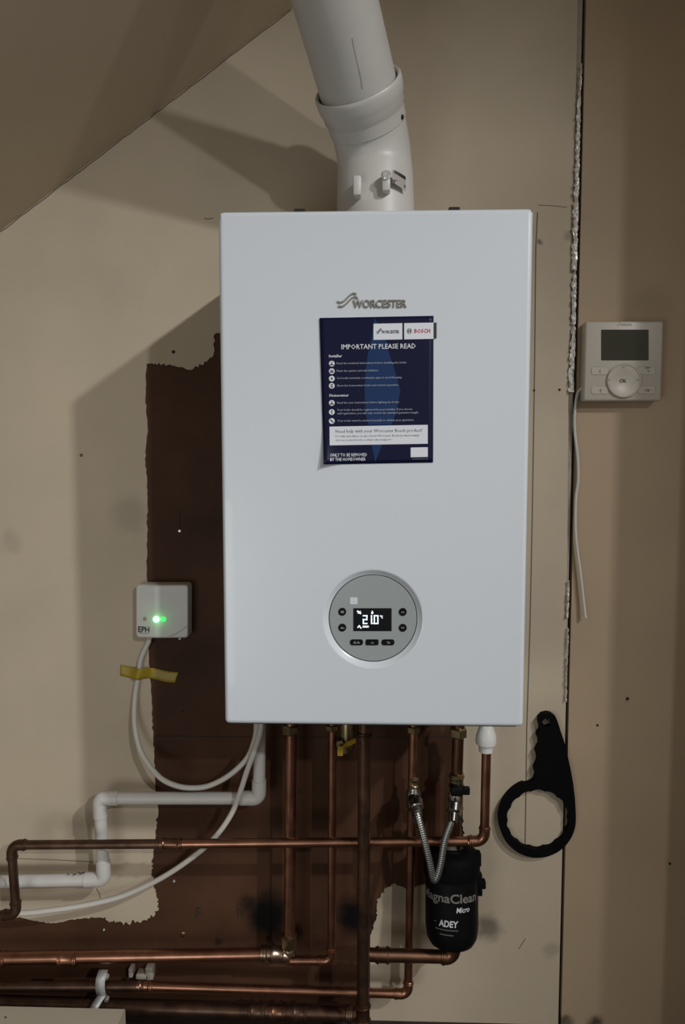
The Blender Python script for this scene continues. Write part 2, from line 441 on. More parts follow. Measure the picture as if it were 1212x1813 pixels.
flat_line('scuff', [(361, 386), (368, 388), (377, 386)], 1.5, 0.0032, 'pencil', wall_back)
flat_line('scuff', [(170, 1573), (176, 1582), (177, 1590)], 1.5, 0.0032, 'pencil', wall_back)
def hole(x, y, r, d, parent, m='hole_dark', name='screw_hole'):
    bm = bmesh.new(); lathe(bm, [(r / 1036, 0), (r / 1036, .0004)], at(x, y, d), (0, -1, 0), 12); obj(name, bm, m, parent)
for x, y, r in ((990, 690, 2.2), (945, 691, 2), (307, 623, 3), (144, 806, 3)): hole(x, y, r, .003, wall_back, 'pencil' if x == 144 else 'hole_dark')
for x, y, r in ((531, 1402, 4), (324, 1260, 2.5), (555, 1657, 3)): hole(x, y, r, .0, wall_back)
for x, y, r in ((1057, 1284, 2.3), (1110, 1237, 3), (1185, 1529, 2.5)): hole(x, y, r, .004, wall_right)
def screw(x, y, r, m, d=0.0):
    bm = bmesh.new(); rr = r / 1036
    lathe(bm, [(rr, 0), (rr, .001), (rr * .6, .0022), (rr * .25, .0022), (rr * .2, .0014)], at(x, y, d), (0, -1, 0), 14); obj('screw', bm, m, wall_back)
screw(318, 940, 3, 'steel'); screw(324, 1654, 5, 'brass'); screw(184, 1646, 2.5, 'steel'); screw(308, 1560, 2.5, 'mark_grey')
text_px('lettering', 'F', 346, 1606, 356, 1626, 0.0004, 'hole_dark', wall_back, bold=-0.01, shear=0.1)
flat_line('ink_mark', [(421, 1626), (420, 1608), (427, 1612), (428, 1625)], 2, 0.0004, 'hole_dark', wall_back)

# sloping ceiling on the left
A, B = at(0, 411, 0), at(525, 10, 0)
dx, dz = (B - A).x, (B - A).z; L = math.hypot(dx, dz); ux, uzz = dx / L, dz / L
bm = bmesh.new(); s0, s1 = -1.9, 1.55
ring = [(A.x + ux * s0, A.z + uzz * s0), (A.x + ux * s1, A.z + uzz * s1), (A.x + ux * s1 - uzz * .06, A.z + uzz * s1 + ux * .06), (A.x + ux * s0 - uzz * .06, A.z + uzz * s0 + ux * .06)]
prism(bm, [ring], 0.0, -3.2); struct(obj('ceiling', bm, 'ceiling_plaster', smooth=False))
bm = bmesh.new(); box(bm, (XL, -5.5, FLOOR_Z - .03), (3.2, 0.03, FLOOR_Z)); struct(obj('floor', bm, 'floor_boards', smooth=False))
crk = [(x, 411 - (x) * 401 / 525 + random.uniform(-1, 1)) for x in range(0, 528, 12)]
flat_line('hairline_crack', crk, 1.8, 0.0036, 'pencil', wall_back)

# ------------------------------------------------------------------ boiler
BW, BZ0, BZ1, BF = 0.2, -0.33603, 0.33603, 0.30
boiler = thing('boiler', 'large white wall-hung gas boiler with round grey control dial', 'boiler', (0, -0.15, BZ0))
dc = at(660, 1096.4, BF); DR = 0.0668
def rr_ring(hw, z0, z1, r, n):
    """n points around a rounded rectangle, by angle about the dial centre"""
    out = []
    for k in range(n):
        a = 2 * math.pi * k / n; c, s = math.cos(a), math.sin(a); lo, hi = 0.0, 2.0
        for _ in range(40):
            mid = (lo + hi) / 2; x, z = dc.x + c * mid, dc.z + s * mid
            qx = max(abs(x) - (hw - r), 0); zc = (z0 + z1) / 2; qz = max(abs(z - zc) - ((z1 - z0) / 2 - r), 0)
            ins = abs(x) <= hw and z0 <= z <= z1 and (qx * qx + qz * qz <= r * r or qx == 0 or qz == 0)
            lo, hi = (mid, hi) if ins else (lo, mid)
        out.append((dc.x + c * lo, dc.z + s * lo))
    return out
N = 720
bm = bmesh.new(); rings = []
rb = 0.006
for dep, ins in [(0.004, 0.0)] + [(BF - rb + rb * math.sin(t), rb * (1 - math.cos(t))) for t in [i * math.pi / 2 / 5 for i in range(6)]]:
    rings.append([bm.verts.new((x, -dep, z)) for x, z in rr_ring(BW - ins, BZ0 + ins, BZ1 - ins, max(0.006 - ins * .9, .0006), N)])
def circ_ring(r, dep): return [bm.verts.new((dc.x + r * math.cos(2 * math.pi * k / N), -dep, dc.z + r * math.sin(2 * math.pi * k / N))) for k in range(N)]
rings.append([bm.verts.new((x, -BF, z)) for x, z in rr_ring(BW - rb - .001, BZ0 + rb + .001, BZ1 - rb - .001, .0006, N)])
flat_i = len(rings)
for r, dep in ((DR + .0012, BF), (DR, BF), (DR - .0015, BF - .0005), (DR - .006, BF - .0045), (0.0592, BF - .0055), (0.0588, BF - .009), (0.0001, BF - .009)):
    rings.append(circ_ring(r, dep))
flat = []
for i in range(len(rings) - 1):
    for k in range(N):
        f = bm.faces.new((rings[i][k], rings[i][(k + 1) % N], rings[i + 1][(k + 1) % N], rings[i + 1][k]))
        f.smooth = i != flat_i - 1
bm.faces.new(rings[0])
o = obj('casing', bm, 'white_enamel', boiler, smooth=False)
for p in o.data.polygons: pass
me = o.data; me.polygons.foreach_set('use_smooth', [True] * len(me.polygons)); me.set_sharp_from_angle(angle=math.radians(7.5))
# underside plate and flue plate on top
bm = bmesh.new(); box(bm, (-.193, -.288, BZ0 - .004), (.193, -.012, BZ0 + .002), .001, 1); obj('bottom_plate', bm, 'groove', boiler)
bm = bmesh.new(); box(bm, (-.066, -.235, BZ1 - .001), (.066, -.08, BZ1 + .004), .0015, 1); obj('flue_plate', bm, 'galvanised', boiler)
for px_ in (531, 803):
    q = at(px_, 370, .285); bm = bmesh.new(); box(bm, (q.x - .007, -.292, BZ1 - .002), (q.x + .007, -.280, BZ1 + .0050), .001, 1); obj('panel_clip', bm, 'hole_dark', boiler)

# raised logo
def nx(cx, cy): return 550 + cx / 4.848, 500 + cy / 4.848         # coordinates measured on a 4.848x enlargement
def ribbon(bm, pts, wpx, fn):
    P = smooth_path([Vector((x, y, 0)) for x, y in pts], 6); L2, R2 = [], []
    for i, p in enumerate(P):
        a, b2 = P[max(0, i - 1)], P[min(len(P) - 1, i + 1)]; t = (b2 - a).normalized()
        ww = wpx / 2 * (0.35 + 0.65 * min(1, 4 * min(i, len(P) - 1 - i) / len(P) + .2))
        L2.append(bm.verts.new(fn(p.x - t.y * ww, p.y + t.x * ww))); R2.append(bm.verts.new(fn(p.x + t.y * ww, p.y - t.x * ww)))
    for i in range(len(P) - 1): bm.faces.new((L2[i], L2[i + 1], R2[i + 1], R2[i]))
def solidify(o, th):
    md = o.modifiers.new('thickness', 'SOLIDIFY'); md.thickness = th; md.offset = 0
WAVES = [[(228, 160), (250, 172), (285, 160), (320, 125), (350, 100), (375, 93), (392, 104)], [(238, 200), (265, 207), (300, 188), (335, 150), (365, 128), (388, 124), (405, 142)]]
fn = lambda x, y: at(*nx(x, y), BF + .0012)
bm = bmesh.new()
for wv in WAVES: ribbon(bm, wv, 13, fn)
o = obj('emblem', bm, 'logo_grey', boiler, smooth=False); solidify(o, .0022)
bm = bmesh.new(); text_bm(bm, 'WORCESTER', lambda u, v: at(*nx(364 + u * 458, 216 - v * 66 - u * 2), BF + .0012), bold=.012)
o = obj('lettering', bm, 'logo_grey', boiler, smooth=False); solidify(o, .0022)

# control dial
def cx4(x, y): return 560 + x / 6.06, 990 + y / 6.06
dial = obj('control_panel', lathe(bmesh.new(), [(.0580, 0), (.0580, .0045), (.0574, .0052), (.0001, .0052)], (dc.x, -(BF - .0105), dc.z), (0, -1, 0), 96), 'fascia_grey', boiler)
dial['label'] = 'round grey control panel with lit display'
collar(boiler, (dc.x, -(BF - .0091), dc.z), (0, -1, 0), [(.0592, 0), (.0592, .0026), (.0575, .0026)], 'groove', 'dial_gasket', 96)
DF = BF - .0105 + .0052
disp = plate('display', [cx4(*p) for p in ((395, 527), (805, 527), (805, 772), (395, 772))], DF - .001, DF + .0004, 'black_gloss', dial)
for cx_, cy_ in ((276, 565), (276, 735), (925, 567), (925, 737)):
    bt = plate('button', [cx4(*p) for p in circ(cx_, cy_, 42, 24)], DF - .001, DF + .0008, 'black_plastic', dial)
for x0 in (360, 527, 697):
    plate('button', [cx4(*p) for p in rrect(x0, 862, x0 + 138, 924, 16 if x0 == 527 else 26)], DF - .001, DF + .0008, 'black_plastic', dial)
plate('white_sticker', [cx4(*p) for p in rrect(358, 410, 440, 485, 8)], DF - .001, DF + .0005, 'white_enamel', dial)  # plain white square sticker on the dial face, unlit
gd = DF + .0010
def quad(bm, pts, d, fn=cx4): bm.faces.new([bm.verts.new(at(*fn(*p), d)) for p in pts])
def stroke(bm, pts, wd, d, fn=cx4):
    for (x0, y0), (x1, y1) in zip(pts, pts[1:]):
        L = math.hypot(x1 - x0, y1 - y0) or 1; ex, ey = (x1 - x0) / L * wd / 2, (y1 - y0) / L * wd / 2
        quad(bm, [(x0 - ex - ey, y0 - ey + ex), (x1 + ex - ey, y1 + ey + ex), (x1 + ex + ey, y1 + ey - ex), (x0 - ex + ey, y0 - ey - ex)], d, fn)
def symbol(lines, wd, m, parent, d, fn=cx4, name='symbol'):
    bm = bmesh.new()
    for l in lines: stroke(bm, l, wd, d, fn)
    return obj(name, bm, m, parent, smooth=False)
for ln, wd in (([[(910, 575), (925, 562), (940, 575)]], 6), ([[(910, 730), (925, 745), (940, 730)]], 6), ([[(262, y), (292, y)] for y in (557, 566, 575)], 5),
               ([[(262, 742), (274, 728), (274, 745)], [(276, 738), (296, 742)]], 7), ([[(400, 905), (410, 885), (422, 905)]], 7), ([[(440, 885), (440, 903), (458, 890), (458, 903)]], 6), ([[(755, 890), (785, 890), (785, 905), (768, 905)]], 6)):
    symbol(ln, wd, 'mark_grey', dial, gd)
bm = bmesh.new(); text_bm(bm, 'ok', lambda u, v: at(*cx4(584 + u * 32, 906 - v * 20), gd)); obj('lettering', bm, 'mark_grey', dial, smooth=False)
bm = bmesh.new(); dd_ = DF + .0007
def seven(x0, y0, x1, y1, segs, wd=14):
    ym = (y0 + y1) / 2; S = dict(a=[(x0, y0), (x1, y0)], b=[(x1, y0), (x1, ym)], c=[(x1, ym), (x1, y1)], d=[(x0, y1), (x1, y1)], e=[(x0, ym), (x0, y1)], f=[(x0, y0), (x0, ym)], g=[(x0, ym), (x1, ym)])
    for s in segs: stroke(bm, S[s], wd, dd_)
seven(502, 607, 540, 690, 'abged'); seven(560, 607, 590, 690, 'bc'); seven(620, 607, 658, 690, 'abcdef')
stroke(bm, [(604, 688), (606, 690)], 10, dd_)
stroke(bm, [(683, 606), (692, 606), (692, 614), (683, 614), (683, 606)], 5, dd_); stroke(bm, [(710, 610), (700, 610), (700, 632), (710, 632)], 6, dd_)
stroke(bm, [(443, 560), (470, 580)], 18, dd_); stroke(bm, [(470, 560), (448, 580)], 10, dd_)
quad(bm, [(598, 550), (612, 575), (604, 590), (590, 590), (584, 575)], dd_)
stroke(bm, [(445, 730), (458, 716), (476, 738)], 14, dd_); stroke(bm, [(505, 724), (550, 724)], 20, dd_)
obj('display_digits', bm, 'display_lit', dial, smooth=False)

# ------------------------------------------------------------------ notice sheet stuck on the boiler
SD = BF + .0010
def curl(cx_, cy_):
    t = max(0, (cy_ - 1180) / 380) * max(0, (300 - cx_) / 220); return 0.010 * t * t + 0.0006 * max(0, (250 - cx_) / 180)
def sh(cx_, cy_, off=0.0):
    p = at(*nx(cx_, cy_), SD); p.y -= curl(cx_, cy_) + off; return p
sheet = thing('notice_sheet', 'navy printed notice sheet stuck on the white boiler front', 'notice', at(670, 690, SD))
def grid(fnc, nu, nv, m, name, parent, th=0):
    bm = bmesh.new(); V = [[bm.verts.new(fnc(i / nu, j / nv)) for i in range(nu + 1)] for j in range(nv + 1)]
    for j in range(nv):
        for i in range(nu): bm.faces.new((V[j][i], V[j][i + 1], V[j + 1][i + 1], V[j + 1][i]))
    o = obj(name, bm, m, parent)
    if th: solidify(o, th)
    return o
def bil(q, u, v):
    (ax, ay), (bx, by), (cx_, cy_), (dx_, dy_) = q
    return ((ax * (1 - u) + bx * u) * (1 - v) + (dx_ * (1 - u) + cx_ * u) * v, (ay * (1 - u) + by * u) * (1 - v) + (dy_ * (1 - u) + cy_ * u) * v)
Q = [(75, 306), (1052, 287), (1048, 1545), (112, 1562)]
grid(lambda u, v: sh(*bil(Q, u, v)), 24, 32, 'navy_print', 'paper', sheet, .0003)
bm = bmesh.new()
Lf = [(545, 312), (520, 480), (492, 600), (470, 760), (460, 930), (470, 1130), (492, 1222)]; Rt = [(550, 312), (640, 480), (668, 600), (722, 760), (768, 930), (730, 1130), (690, 1222)]
for (a, b2), (c, d2) in zip(zip(Lf, Lf[1:]), zip(Rt, Rt[1:])):
    bm.faces.new([bm.verts.new(sh(*p, .0003)) for p in (a, c, d2, b2)])
obj('leaf_print', bm, 'blue_print', sheet, smooth=False); bm = bmesh.new()
bm.faces.new([bm.verts.new(sh(*p, .0003)) for p in ((520, 1392), (612, 1392), (552, 1540))])
obj('leaf_print', bm, 'blue_print', sheet, smooth=False)
def sheet_quad(name, q, m, off=.0005): return grid(lambda u, v: sh(*bil(q, u, v), off), 8, 4, m, name, sheet)
sheet_quad('logo_box', [(537, 355), (785, 350), (785, 490), (537, 494)], 'white_print'); sheet_quad('logo_box', [(800, 350), (1054, 345), (1054, 485), (800, 490)], 'white_print')
bm = bmesh.new(); bm.faces.new([bm.verts.new(sh(*p, .0004)) for p in ((1052, 347), (1078, 345), (1078, 480), (1052, 482))]); o = obj('black_tab', bm, 'black_print', sheet, smooth=False); solidify(o, .0003)
sheet_quad('help_box', [(160, 1238), (1003, 1222), (1003, 1385), (162, 1399)], 'white_print')
sheet_quad('code_box', [(856, 1417), (1003, 1414), (1003, 1498), (856, 1501)], 'white_print')
def stext(m, s, x0, y0, x1, y1, bold=0.0, off=.0008):
    bm = bmesh.new(); text_bm(bm, s, lambda u, v: sh(x0 + u * (x1 - x0), y1 - v * (y1 - y0) - .013 * u * (x1 - x0), off), bold, 0, 1)
    return obj('lettering', bm, m, sheet, smooth=False)
stext('white_print', 'IMPORTANT PLEASE READ', 262, 532, 900, 576, .02); stext('white_print', 'Installer', 156, 620, 268, 645, .03); stext('white_print', 'Homeowner', 160, 958, 325, 983, .03)
stext('white_print', 'ONLY TO BE REMOVED', 166, 1468, 482, 1497, .02); stext('white_print', 'BY THE HOMEOWNER', 168, 1506, 470, 1534, .02)
bm = bmesh.new()
for s, x0, y, x1 in (('Read the technical instructions before installing the boiler', 222, 697, 822), ('Flush the system and add inhibitor', 222, 762, 580), ('Correctly terminate condensate pipe to avoid freezing', 222, 824, 778),
                     ('Show the homeowner boiler and control operation', 224, 888, 750), ('Read the user instructions before lighting the boiler', 226, 1035, 758), ('Your boiler should be registered by your installer. If you choose', 226, 1097, 870),
                     ('self-registration, you will only receive the standard guarantee length', 226, 1127, 920), ('Your boiler must be serviced annually to validate your guarantee', 228, 1190, 882)):
    stext('pale_print', s, x0, y - 11, x1, y + 12, .01)
stext('pale_print', 'worcester-bosch.co.uk', 868, 1510, 1003, 1520)
for y in (698, 763, 826, 888, 1035, 1113, 1190):
    bm = bmesh.new(); bm.faces.new([bm.verts.new(sh(x, yy, .0005)) for x, yy in circ(180, y, 25, 20)])
    obj('icon_disc', bm, 'white_print', sheet, smooth=False)
bm = bmesh.new()
def sstroke(pts, wd):
    for (x0, y0), (x1, y1) in zip(pts, pts[1:]):
        L = math.hypot(x1 - x0, y1 - y0) or 1; ex, ey = (x1 - x0) / L * wd / 2, (y1 - y0) / L * wd / 2
        bm.faces.new([bm.verts.new(sh(a, c, .0008)) for a, c in [(x0 - ex - ey, y0 - ey + ex), (x1 + ex - ey, y1 + ey + ex), (x1 + ex + ey, y1 + ey - ex), (x0 - ex + ey, y0 - ey - ex)]])
for y in (698, 1035): sstroke([(165, y + 10), (195, y + 10)], 7); sstroke([(180, y + 6), (180, y - 12)], 7)
sstroke([(168, 770), (192, 770)], 9); sstroke([(172, 757), (188, 757)], 8); sstroke([(170, 826), (190, 826)], 5); sstroke([(180, 816), (180, 836)], 5)
sstroke([(174, 876), (186, 876), (186, 902), (174, 902), (174, 876)], 5); sstroke([(180, 1099), (180, 1115)], 7); sstroke([(180, 1124), (180, 1127)], 7); sstroke([(168, 1178), (192, 1202)], 7)
obj('icon_glyphs', bm, 'navy_print', sheet, smooth=False)
bm = bmesh.new(); stext('dark_grey_print', 'Need help with your Worcester Bosch product?', 212, 1264, 958, 1300); stext('dark_grey_print', 'For help and advice on any of your Worcester Bosch products simply', 212, 1312, 930, 1334); stext('dark_grey_print', 'visit worcester-bosch.co.uk/product-support', 212, 1346, 688, 1366)
stext('black_print', 'WORCESTER', 606, 412, 758, 440, .03)
for wv in WAVES:
    P = [(562 + (x - 228) * .27, 398 + (y - 93) * .36) for x, y in wv]; bm = bmesh.new(); ribbon(bm, P, 6, lambda x, y: sh(x, y, .0008))
    obj('emblem', bm, 'black_print', sheet, smooth=False)
stext('red_print', 'BOSCH', 888, 400, 1024, 436, .03)
bm = bmesh.new()
for k in range(24):
    a0, a1 = 2 * math.pi * k / 24, 2 * math.pi * (k + 1) / 24
    bm.faces.new([bm.verts.new(sh(845 + r * math.cos(a), 418 + r * math.sin(a) * 1.1, .0008)) for r, a in ((21, a0), (21, a1), (17, a1), (17, a0))])
for x in (836, 854): bm.faces.new([bm.verts.new(sh(*p, .0008)) for p in ((x - 4, 404), (x + 4, 404), (x + 4, 432), (x - 4, 432))])
bm.faces.new([bm.verts.new(sh(*p, .0008)) for p in ((836, 415), (854, 415), (854, 421), (836, 421))])
obj('emblem', bm, 'dark_grey_print', sheet, smooth=False)

# ------------------------------------------------------------------ flue
FD = 0.112
base = at(665, 366, FD); base.z = BZ1 + .0125
rimc = at(632, 150, FD + .048); topc = at(589, -12, FD + .128)
ax = (topc - rimc).normalized()
flue = thing('flue_pipe', 'thick white flue pipe rising from boiler top and leaning towards viewer', 'flue', base)
path, arcs = fillet([base, rimc - ax * .098, rimc - ax * .012], .10, 14)
full = [path[0]] + [path[0].lerp(path[1], i / 6) for i in range(1, 6)] + path[1:]
n = len(full)
bm = bmesh.new(); tube(bm, full, [0.0598 - 0.0036 * min(1, i / 10) for i in range(n)], 56); obj('turret', bm, 'white_flue', flue)
collar(flue, (base.x, base.y, BZ1 + .0045), (0, 0, 1), [(.0640, 0), (.0640, .004), (.0615, .006), (.0612, .014), (.055, .016)], 'white_flue', 'flange', 56)
bm = bmesh.new()
lathe(bm, [(.0560, -.058), (.0580, -.056), (.0586, -.040), (.0590, -.037), (.0606, -.035), (.0608, -.026), (.0628, -.022), (.0640, -.014), (.0645, -.006), (.0640, -.001), (.0625, .0008), (.0600, 0), (.0585, -.004), (.0582, -.01)], rimc, ax, 64, cap=False)
obj('socket', bm, 'white_flue', flue)
bm = bmesh.new(); lathe(bm, [(.0560, -.005), (.0560, .55)], rimc, ax, 64); obj('pipe', bm, 'white_flue', flue)
def project(p):
    q = R3.transposed() @ (p - CAM); return CX + F_PX * q.x / q.y, CY - F_PX * q.z / q.y
uu, vv = frame_for(ax)
def on_pipe(t, px_):
    c0 = rimc + ax * t; best = None
    for k in range(720):
        q = c0 + (uu * math.cos(k * math.pi / 360) + vv * math.sin(k * math.pi / 360)) * .0562
        if (q - c0).dot(CAM - c0) < 0: continue
        e = abs(project(q)[0] - px_)
        if best is None or e < best[0]: best = (e, q)
    return best[1]
bm = bmesh.new(); row = [(on_pipe(t, x - .8), on_pipe(t, x + .8)) for t, x in ((.012, 641), (.03, 637), (.045, 632), (.06, 627), (.075, 623))]
row = [(bm.verts.new(a), bm.verts.new(b2)) for a, b2 in row]
for a, b2 in zip(row, row[1:]): bm.faces.new((a[0], a[1], b2[1], b2[0]))
obj('seam', bm, 'stat_line', flue, smooth=False)
# clamp lugs and screws at the foot
def lug(px_, py_, shiny):
    p = at(px_, py_, FD + .055); s = 1 / ppm(FD + .055)
    bm = bmesh.new(); box(bm, (p.x - .006, p.y - .012, p.z - .016), (p.x + .006, p.y + .012, p.z + .012), .003, 2)
    q = obj('clamp_lug', bm, 'white_flue', flue)
    bm = bmesh.new(); lathe(bm, [(.0072, 0), (.0072, .002), (.0055, .0035), (.002, .0035), (.0015, .002)], (p.x, p.y - .011, p.z + .005), (0, -1, .25), 18)
    if shiny: obj('screw', bm, 'steel', q)
    else: bm.free()
lug(632, 330, False); lug(683, 322, True)
for px_, py_ in ((704, 153), (712, 207)):
    q = at(px_, py_, FD + .040); bm = bmesh.new(); lathe(bm, [(.0032, -.004), (.0032, .0015), (.0015, .002)], q, (1, -.2, 0), 12); obj('fixing_screw', bm, 'hole_dark', flue)
bm = bmesh.new()                                                    # wrapped label
def on_turret(px_, py_, off=.0006):
    z = at(px_, py_, FD + .045).z; cxx = base.x - .002; cyy = base.y
    x = at(px_, py_, FD + .045).x - cxx; rr_ = .0596 + off; x = max(-rr_ * .98, min(rr_ * .98, x))
    return Vector((cxx + x, cyy - math.sqrt(rr_ * rr_ - x * x), z))
grid(lambda u, v: on_turret(*bil([(693, 305), (718, 312), (718, 337), (694, 327)], u, v)), 8, 4, 'filter_grey', 'label', flue)
for q in ([(697, 305), (718, 311), (718, 317), (697, 310)], [(695, 322), (702, 322), (718, 327), (718, 331)], [(694, 322), (700, 322), (698, 329), (694, 329)]):
    grid(lambda u, v: on_turret(*bil(q, u, v), .0010), 4, 1, 'black_print', 'label_print', flue)

# ------------------------------------------------------------------ copper pipework
R15, R22, R28 = 0.0075, 0.011, 0.014
UP = (0, 0, 1)
HID = 1262                                                         # tails start inside the boiler underside
def tail(px_, d): return at(px_, HID, d)
# horizontal run crossing in front, with the drop at far left and the riser at right
rA = [(862, 1262, .098), (857, 1489, .098), (304, 1494, .098)]
root, pts = pipe_run('copper_pipe', 'long level copper pipe crossing brown wall and rising to white nut', rA, R15, 'copper', R=.014)
h1 = root
p = at(860, 1308, .098)
collar(root, p, UP, [(.0085, -.022), (.0115, -.021), (.0118, -.012), (.0125, -.009), (.0165, -.008), (.0172, -.002), (.0165, .006), (.013, .016), (.011, .021), (.0105, .030), (.0075, .033)], 'white_plastic', 'white_nut', 12)
pt2, arcs = fillet([at(304, 1494, .098), at(20, 1496, .098), at(29, 1619, .098), at(-80, 1624, .090)], .014)
bm = bmesh.new(); tube(bm, pt2, R15, 20); o = obj('pipe', bm, 'copper_oxidised', root); o['label'] = 'darkened oxidised length of pipe'
for arc, a, b2 in arcs: elbow_part(arc, a, b2, R15, 'copper_oxidised', root)
coupling(root, at(303, 1494, .098), (1, 0, 0), R15, 'copper_dull', .038)
# bright copper joints near the right elbow
coupling(root, at(833, 1490, .098), (1, 0, 0), R15 * 1.02, 'copper', .006, 'solder_ring')

# vertical pipes under the boiler
root, pts = pipe_run('copper_pipe', 'thick copper riser under boiler, leftmost of the vertical pipes', [(515, 1262, .055), (512, 1672, .055)], .0098, 'copper', elbows=False)
nut(root, at(514, 1291, .055), UP, .0145, .016, 'brass'); collar(root, at(512, 1664, .055), UP, [(.0125, -.014), (.0135, -.012), (.0135, .004), (.0145, .006), (.0145, .008), (.011, .010)], 'brass', 'compression_nut', 6)
root, pts = pipe_run('copper_pipe', 'slim copper riser under boiler turning left at its foot, second from left', [(588, 1262, .055), (587, 1701, .055), (508, 1701, .055)], R15 * .95, 'copper', R=.013)
nut(root, at(587, 1288, .055), UP, .0105, .010, 'brass')
root, pts = pipe_run('copper_pipe', 'dark tarnished vertical pipe standing in front of the level pipes', [(645, 1262, .125), (642, 1835, .125)], .0100, 'copper_oxidised', elbows=False)
coupling(root, at(642, 1793, .125), UP, .0102, 'copper_dull', .034); coupling(root, at(644, 1302, .125), UP, .0102, 'copper_oxidised', .012, 'solder_ring')
# D : riser with filling-loop valve, continuing down and turning left
rD, pts = pipe_run('copper_pipe', 'slim copper pipe left of the black filter, bending left at bottom', [(732, 1262, .045), (722, 1760, .045), (256, 1746, .060)], R15 * .98, 'copper', R=.013)
nut(rD, at(732, 1291, .045), UP, .0115, .012, 'brass'); coupling(rD, at(257, 1746, .060), (1, 0, 0), R15, 'copper', .028)
coupling(rD, at(732, 1385, .045), UP, R15, 'brass', .022)
bm = bmesh.new(); tube(bm, [at(256, 1746, .060), at(-60, 1747, .060)], R15 * 1.15, 20); o = obj('pipe', bm, 'copper_oxidised', rD); o['label'] = 'dark oxidised left length of pipe'
# E : riser with lever valve down to the filter
rE, pts = pipe_run('copper_pipe', 'thick copper pipe from boiler down to top of black filter', [(812, 1262, .068), (804, 1512, .060)], .0096, 'copper_dull', elbows=False)
nut(rE, at(811, 1296, .068), UP, .0145, .016, 'brass'); coupling(rE, at(808, 1383, .068), UP, .0102, 'brass', .026)
# filter outlet
rO, pts = pipe_run('copper_pipe', 'copper pipe turning left below the black filter', [(803, 1668, .080), (801, 1694, .080), (640, 1690, .085)], .0108, 'copper_dull', R=.019, sock=.008)
coupling(rO, at(677, 1691, .0815), (1, 0, 0), .0108, 'copper_dull', .026)
# H2 : thick level run at lower left
r2, pts = pipe_run('copper_pipe', 'thick level copper pipe at lower left, joined to the leftmost riser', [(-60, 1698, .062), (500, 1689, .055)], .0105, 'copper', elbows=False)
coupling(r2, at(121, 1697, .0605), (1, 0, 0), .0105, 'copper', .034); coupling(r2, at(2, 1698, .0615), (1, 0, 0), .0105, 'copper', .018)
bm = bmesh.new(); tp = at(483, 1689, .055)
lathe(bm, [(.0112, -.022), (.013, -.021), (.013, -.016), (.0145, -.015), (.0145, -.011), (.0125, -.009), (.0125, -.004), (.0145, -.002), (.0145, .004), (.013, .006), (.013, .018), (.0105, .020)], tp, (1, 0, 0), 24)
lathe(bm, [(.0105, 0), (.0115, .010), (.0095, .013)], at(512, 1689, .055), UP, 20); lathe(bm, [(.012, -.02), (.0122, .004), (.009, .008)], at(506, 1692, .055), (1, 0, 0), 20)
obj('tee', bm, 'solder', r2)
# H4 : lowest dark run
r4, pts = pipe_run('copper_pipe', 'lowest level pipe, dark and dull, running to the tarnished vertical', [(-60, 1776, .050), (640, 1796, .060)], .0115, 'copper_oxidised', elbows=False)
for x in (455, 492, 530): coupling(r4, at(x, 1776 + (x + 60) * 20 / 700, .0575), (1, 0, .01), .0118, 'copper_dull' if x == 492 else 'copper_oxidised', .03)
coupling(r4, at(618, 1795, .0597), (1, 0, 0), .0116, 'solder', .012, 'solder_ring')

# filling loop valves + braided hose
def valve(parent_root, px_, py_, d0, d1, knob):
    p = at(px_, py_, d0)
    bm = bmesh.new()
    lathe(bm, [(.0095, -.022), (.0110, -.018), (.0125, -.012), (.0125, .010), (.0105, .014), (.0095, .018)], p, UP, 20)
    lathe(bm, [(.0085, 0), (.0085, d1 - d0)], p, (-.08 if knob else .05, -1, -.28), 18)
    v = obj('valve', bm, 'chrome', parent_root)
    return v, p
v1, p1 = valve(rD, 732, 1412, .045, .095, False)
v2, p2 = valve(rE, 806, 1418, .068, .108, True)
bm = bmesh.new(); box(bm, (p1.x - .010, p1.y - .030, p1.z + .000), (p1.x + .008, p1.y - .012, p1.z + .012), .004, 2); obj('knob', bm, 'black_plastic', v1)
q = at(808, 1400, .085); bm = bmesh.new(); box(bm, (q.x - .009, q.y - .006, q.z - .008), (q.x + .010, q.y + .018, q.z + .008), .003, 2); q2 = at(831, 1399, .085)
box(bm, (q.x + .006, q.y - .004, q.z - .006), (q2.x, q.y + .004, q.z + .007), .0015, 1); obj('lever', bm, 'black_plastic', v2)
hose = thing('braided_hose', 'silver braided steel hose hanging in a V before the black filter', 'hose', at(768, 1562, .128))
hp = smooth_path([at(736, 1424, .090), at(737, 1432, .104), at(740, 1446, .114), at(751, 1488, .124), at(761, 1530, .129), at(765, 1550, .130), at(769, 1558, .130), at(774, 1550, .130), at(780, 1528, .128), at(787, 1488, .123), at(798, 1456, .116), at(803, 1444, .112), at(804, 1436, .106)], 8)
bm = bmesh.new(); tube(bm, hp, .0056, 20, uv=True); obj('braid', bm, 'braided_steel', hose)
for a, bb_ in ((at(737, 1424, .094), at(740, 1444, .112)), (at(803, 1430, .104), at(801, 1450, .116))):
    t = (bb_ - a).normalized(); bm = bmesh.new(); lathe(bm, [(.0085, -.008), (.0112, -.006), (.0112, .006), (.0095, .008), (.0072, .009), (.0072, .022), (.0058, .023)], a, t, 20); obj('ferrule', bm, 'chrome', hose)

